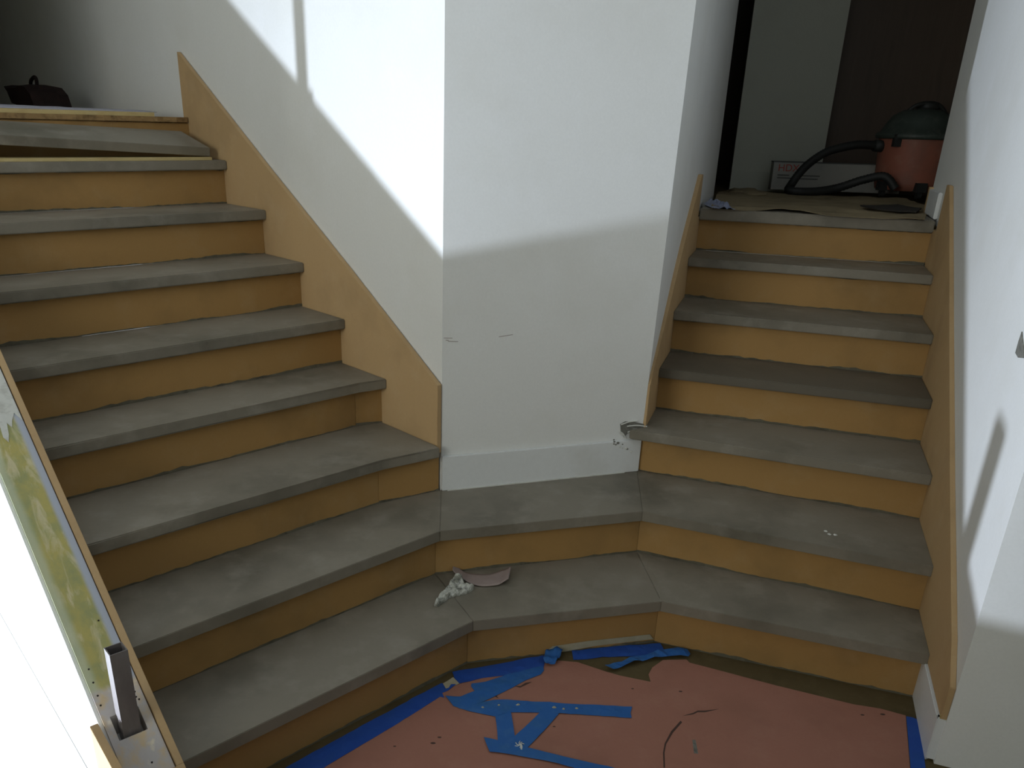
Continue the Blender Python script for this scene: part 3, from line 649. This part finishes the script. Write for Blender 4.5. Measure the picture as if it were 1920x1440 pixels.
# ---------------------------------------------------------------- loose pieces at the top of the left flight
link_ = tag(link('plywood_strip', P([isect(Lp(.5, 3.475), uL, *KNEE), Lp(1.69, 3.475), Lp(1.70, 3.60), isect(Lp(.5, 3.60), uL, *KNEE)], 1.4003, 1.4118, 0.0008), 'ply'), 'thin pale plywood strip lying on the eighth tread of the left flight', 'plywood')
def slab_point(u, v, z): x, y = Lp(u, v); return (x, y, z)
ul = 0.645
st = [(ul, 3.50, 1.503), (1.70, 3.505, 1.4475), (1.69, 3.745, 1.5075), (ul, 3.745, 1.548)]
bm = bmesh.new()
solid(bm, [slab_point(u, v + 0.006, z - 0.034) for u, v, z in st], [slab_point(*p) for p in st])
bmesh.ops.bevel(bm, geom=bm.edges[:], offset=0.002, segments=2, affect='EDGES')
tag(link('loose_tread', bm, 'stone'), 'loose grey tread slab leaning tilted below the landing edge', 'tread')
# landing edge: pale plywood sheet over the ragged subfloor
def ragged(v0, v1, z0, z1, amp, m, name, label, cat, n=46, u0=0.45, u1=1.74):
    bm = bmesh.new(); front = []
    for i in range(n + 1):
        u = u0 + (u1 - u0) * i / n
        front.append(Lp(u, v0 + amp * noise.noise(Vector((u * 17, v0, z0 * 9)))))
    prism(bm, front + [Lp(u1, v1), Lp(u0, v1)], z0, z1)
    return tag(link(name, bm, m), label, cat)
ragged(3.772, 4.6, 1.5432, 1.5630, 0.016, 'osb', 'subfloor_sheet', 'ragged brown subfloor edge of the upper left landing', 'plywood')
ragged(3.795, 4.6, 1.5633, 1.5790, 0.004, 'ply', 'plywood_sheet', 'pale yellow plywood sheet on the upper left landing', 'plywood', u1=1.60)
bm = bmesh.new(); rows = []
for i in range(34):
    u = 0.5 + 1.13 * i / 33; row = []
    for j in range(8):
        v = 3.84 + 0.62 * j / 7
        e = min(j, 7 - j, 2) / 2
        h = (0.006 + 0.014 * max(0, 1 - i / 33)) * e + 0.004 * abs(noise.noise(Vector((u * 9, v * 9, 0)))) * e
        x, y = Lp(u, v + 0.01 * math.sin(u * 11)); row.append(bm.verts.new((x, y, 1.5795 + 0.001 + h)))
    rows.append(row)
for i in range(33):
    for j in range(7): bm.faces.new((rows[i][j], rows[i + 1][j], rows[i + 1][j + 1], rows[i][j + 1]))
r = bmesh.ops.extrude_face_region(bm, geom=bm.faces[:])
for v in [q for q in r['geom'] if isinstance(q, bmesh.types.BMVert)]: v.co.z -= 0.001
tag(link('drop_cloth', bm, 'cloth', None, True), 'lavender grey drop cloth on the upper left landing', 'cloth')
# dark tool bag by the wall
bg = thing('tool_bag', (*Lp(1.56, 5.0), 1.544), 'dark tool bag with a loop handle, upper left landing by the wall', 'bag')
def bagp(a, b, z): # a along the wall (towards the stairs), b out from the wall
    x, y = Lp(1.60 - b, 5.02 - a); return Vector((x, y, z))
bm = bmesh.new()
prof = [(-0.22, 1.672), (-0.27, 1.700), (-0.21, 1.690), (-0.06, 1.690), (0.02, 1.700), (0.12, 1.692), (0.20, 1.655), (0.235, 1.600), (0.235, 1.575), (-0.05, 1.575), (-0.08, 1.60), (-0.17, 1.61)]
for b0, b1, k in ((0.0, 0.05, 0.9), (0.05, 0.14, 1.0), (0.14, 0.18, 0.85)):
    pass
A_ = [bagp(a * 0.92, 0.0, 1.62 + (z - 1.62) * 0.92) for a, z in prof]
B_ = [bagp(a, 0.05, z) for a, z in prof]; C_ = [bagp(a, 0.13, z) for a, z in prof]; D_ = [bagp(a * 0.9, 0.18, 1.62 + (z - 1.62) * 0.9) for a, z in prof]
R_ = [[bm.verts.new(p) for p in q] for q in (A_, B_, C_, D_)]
n = len(prof)
for a, b in zip(R_, R_[1:]):
    for k in range(n): bm.faces.new((a[k], a[(k + 1) % n], b[(k + 1) % n], b[k]))
bm.faces.new(R_[0][::-1]); bm.faces.new(R_[-1])
link('body', bm, 'bag', bg)
bm = bmesh.new(); tube(bm, smooth_path([bagp(-0.02, 0.08, 1.69), bagp(-0.015, 0.08, 1.725), bagp(-0.04, 0.08, 1.737), bagp(-0.10, 0.08, 1.722), bagp(-0.12, 0.08, 1.705)], 5), 0.009, 8)
link('handle', bm, 'bag', bg)
bm = bmesh.new(); solid(bm, [bagp(-0.14, .03, 1.545), bagp(-0.04, .03, 1.545), bagp(-0.04, .15, 1.545), bagp(-0.14, .15, 1.545)], [bagp(-0.15, .02, 1.63), bagp(-0.02, .02, 1.63), bagp(-0.02, .16, 1.63), bagp(-0.15, .16, 1.63)])
link('side_pocket', bm, 'bagred', bg)
bm = bmesh.new()
solid(bm, [bagp(-.03, -.02, 1.5435), bagp(.27, -.02, 1.5435), bagp(.29, .2, 1.5435), bagp(-.03, .22, 1.5435)], [bagp(-.02, 0, 1.592), bagp(.10, 0, 1.598), bagp(.25, .18, 1.578), bagp(-.02, .2, 1.590)])
tag(link('folded_cloth', bm, 'blue'), 'folded blue cloth under the dark tool bag', 'cloth')
bm = blob(*Lp(1.5, 6.35), 1.56, 0.16, 4.2, flat=0.35, sub=3)
tag(link('rag_heap', bm, 'bag', None, True), 'low dark rag heap at the far left of the upper left landing', 'rag')

# ---------------------------------------------------------------- right landing
ZL = 1.2372
tag(link('floor_paper', sheet([(x, y) for x, y in G['land_paper']], ZL + 0.0005, 0.0015, 0.016, 7, 1.7, 0.05), 'kraft'), 'brown protective paper with a curling edge on the right landing', 'floor paper')
tag(link('wood_scrap', sheet([(x - 0.02, y) for x, y in G['land_dark']], ZL + 0.012, 0.006, 0.006, 15, 2.0, 0.04), 'dark'), 'dark flat scrap on the brown paper of the right landing', 'scrap')
bm = bmesh.new(); cxx, cyy = 1.075, 4.02
g = []
for i in range(14):
    row = []
    for j in range(14):
        x = cxx + 0.10 * (i / 13 - .4) + 0.02 * (j / 13); y = cyy + 0.30 * (j / 13 - .4)
        row.append(bm.verts.new((x, y, ZL + 0.004 + 0.055 * abs(noise.noise(Vector((x * 26, y * 15, 1)))) * math.sin(math.pi * min(max(i / 13, .08), .95)))))
    g.append(row)
for i in range(13):
    for j in range(13): bm.faces.new((g[i][j], g[i + 1][j], g[i + 1][j + 1], g[i][j + 1]))
r = bmesh.ops.extrude_face_region(bm, geom=bm.faces[:])
for v in [q for q in r['geom'] if isinstance(q, bmesh.types.BMVert)]: v.co.z -= 0.001
tag(link('plastic_film', bm, 'film'), 'crumpled pale blue plastic film at the left of the right landing', 'plastic film')
tag(link('paper_scrap', blob(1.885, 4.02, ZL + 0.012, 0.010, 3), 'white'), 'small white scrap at the right of the brown landing paper', 'scrap')
tag(link('rubble_heap', (lambda b: b)(blob(1.50, 4.98, ZL, 0.14, 8.1, flat=0.22, sub=3)), 'kraft', None, True), 'low dusty heap beside the left wall end of the right landing', 'rubble')
# long carton leaning on the wall
ct = thing('carton', (2.06, 5.38, ZL), 'long white carton with red print behind the vacuum hose', 'box')
ca = Vector((1.775, 5.42, ZL + 0.002)); cb = Vector((2.52, 5.31, ZL + 0.002)); cd = (cb - ca).normalized(); cn = Vector((cd.y, -cd.x, 0))
def cpt(s, o, z): return ca + cd * s + cn * (o - z * 0.12) * 1.0 + Vector((0, 0, z))
bm = bmesh.new()
LCt = (cb - ca).length
solid(bm, [cpt(0, 0, 0), cpt(LCt, 0, 0), cpt(LCt, -0.09, 0), cpt(0, -0.09, 0)], [cpt(0, 0, .162), cpt(LCt, 0, .162), cpt(LCt, -.09, .162), cpt(0, -.09, .162)])
bmesh.ops.bevel(bm, geom=bm.edges[:], offset=0.002, segments=1, affect='EDGES')
link('box_body', bm, 'carton', ct)
def text(name, body, size, s, z, m, parent):
    cu = bpy.data.curves.new(name, 'FONT'); cu.body = body; cu.size = size; cu.extrude = 0.0003
    cu.materials.append(M[m])
    o = bpy.data.objects.new(name, cu); COL.objects.link(o)
    up = (cpt(0, 0, 1) - cpt(0, 0, 0)).normalized()
    nn = cd.cross(up).normalized()
    mw = Matrix((( cd.x, up.x, nn.x, 0), (cd.y, up.y, nn.y, 0), (cd.z, up.z, nn.z, 0), (0, 0, 0, 1)))
    mw.translation = cpt(s, 0, z) + nn * 0.0012
    dg = bpy.context.evaluated_depsgraph_get()
    me = bpy.data.meshes.new_from_object(o.evaluated_get(dg)); bpy.data.objects.remove(o)
    me.materials.clear(); me.materials.append(M[m])
    o = bpy.data.objects.new(name, me); COL.objects.link(o)
    o.parent = parent; o.matrix_parent_inverse = parent.matrix_world.inverted(); o.matrix_world = mw
    return o
text('print', 'HDX', 0.058, 0.028, 0.108, 'ink_red', ct)
for i, (s, w_) in enumerate(((0.03, 0.07), (0.03, 0.09), (0.14, 0.14), (0.16, 0.11))):
    z = (0.082, 0.066, 0.082, 0.064)[i]
    up = (cpt(0, 0, 1) - cpt(0, 0, 0))
    bm = bmesh.new(); q = [cpt(s, 0.0016, z), cpt(s + w_, 0.0016, z), cpt(s + w_, 0.0016, z + 0.007), cpt(s, 0.0016, z + 0.007)]
    solid(bm, q, [p - cn * 0.001 for p in q]); link('print_line', bm, 'ink_grey', ct)
bm = bmesh.new(); q = [cpt(-0.001, 0.001, .158), cpt(LCt, 0.001, .158), cpt(LCt, 0.001, .164), cpt(-.001, 0.001, .164)]
solid(bm, q, [p - cn * 0.092 for p in q]); link('box_top', bm, 'ink_grey', ct)
# shop vacuum
vx, vy = 2.475, 5.13
vc = thing('shop_vacuum', (vx, vy, ZL), 'dusty red drum vacuum with a dark domed lid on the right landing', 'vacuum')
bm = bmesh.new(); lathe(bm, [(0.140, ZL + 0.035), (0.175, ZL + 0.040), (0.185, ZL + 0.08), (0.200, ZL + 0.30), (0.203, ZL + 0.315), (0.19, ZL + 0.318)], vx, vy, 36)
link('drum', bm, 'red', vc, True)
bm = bmesh.new(); lathe(bm, [(0.19, ZL + 0.31), (0.222, ZL + 0.312), (0.226, ZL + 0.325), (0.222, ZL + 0.340), (0.205, ZL + 0.345), (0.175, ZL + 0.40), (0.15, ZL + 0.435), (0.10, ZL + 0.462), (0.04, ZL + 0.470)], vx, vy, 36)
link('lid', bm, 'lid', vc, True)
bm = bmesh.new(); lathe(bm, [(0.06, ZL + 0.462), (0.058, ZL + 0.50), (0.03, ZL + 0.51)], vx + 0.02, vy, 20)
link('motor_cap', bm, 'black', vc, True)
bm = bmesh.new(); tube(bm, smooth_path([(vx - .10, vy - .02, ZL + .45), (vx - .05, vy - .03, ZL + .49), (vx + .06, vy - .03, ZL + .49), (vx + .12, vy - .02, ZL + .44)], 5), 0.012, 8)
link('handle', bm, 'black', vc, True)
for a in (200, 265, 340):
    x = vx + 0.18 * math.cos(math.radians(a)); y = vy + 0.18 * math.sin(math.radians(a))
    bm = bmesh.new(); prism(bm, [(x - .03, y - .025), (x + .03, y - .025), (x + .03, y + .025), (x - .03, y + .025)], ZL + 0.035, ZL + 0.085)
    f = link('caster_foot', bm, 'black', vc)
    bm = bmesh.new(); tube(bm, [(x - .012, y, ZL + .02), (x + .012, y, ZL + .02)], 0.02, 12); link('wheel', bm, 'black', f)
for a in (215, 325):
    x = vx + 0.207 * math.cos(math.radians(a)); y = vy + 0.207 * math.sin(math.radians(a))
    bm = bmesh.new(); prism(bm, [(x - .02, y - .015), (x + .02, y - .015), (x + .02, y + .015), (x - .02, y + .015)], ZL + 0.27, ZL + 0.335)
    link('latch', bm, 'black', vc)
hp = [(vx - 0.20, vy, ZL + 0.27), (2.15, 5.12, 1.512), (2.06, 5.12, 1.497), (1.97, 5.12, 1.470), (1.89, 5.11, 1.420), (1.825, 5.09, 1.36), (1.77, 5.06, 1.285), (1.745, 5.0, 1.262), (1.80, 4.97, 1.258), (1.90, 4.98, 1.262), (2.02, 5.0, 1.282), (2.14, 4.97, 1.330), (2.24, 4.93, 1.352), (2.30, 4.90, 1.29)]
bm = bmesh.new(); tube(bm, smooth_path(hp, 14), 0.023, 12, 0.06)
link('hose', bm, 'black', vc, True)
bm = bmesh.new(); tube(bm, [(vx - 0.24, vy - 0.005, ZL + 0.272), (vx - 0.17, vy, ZL + 0.268)], 0.032, 14); link('hose_cuff', bm, 'black', vc, True)
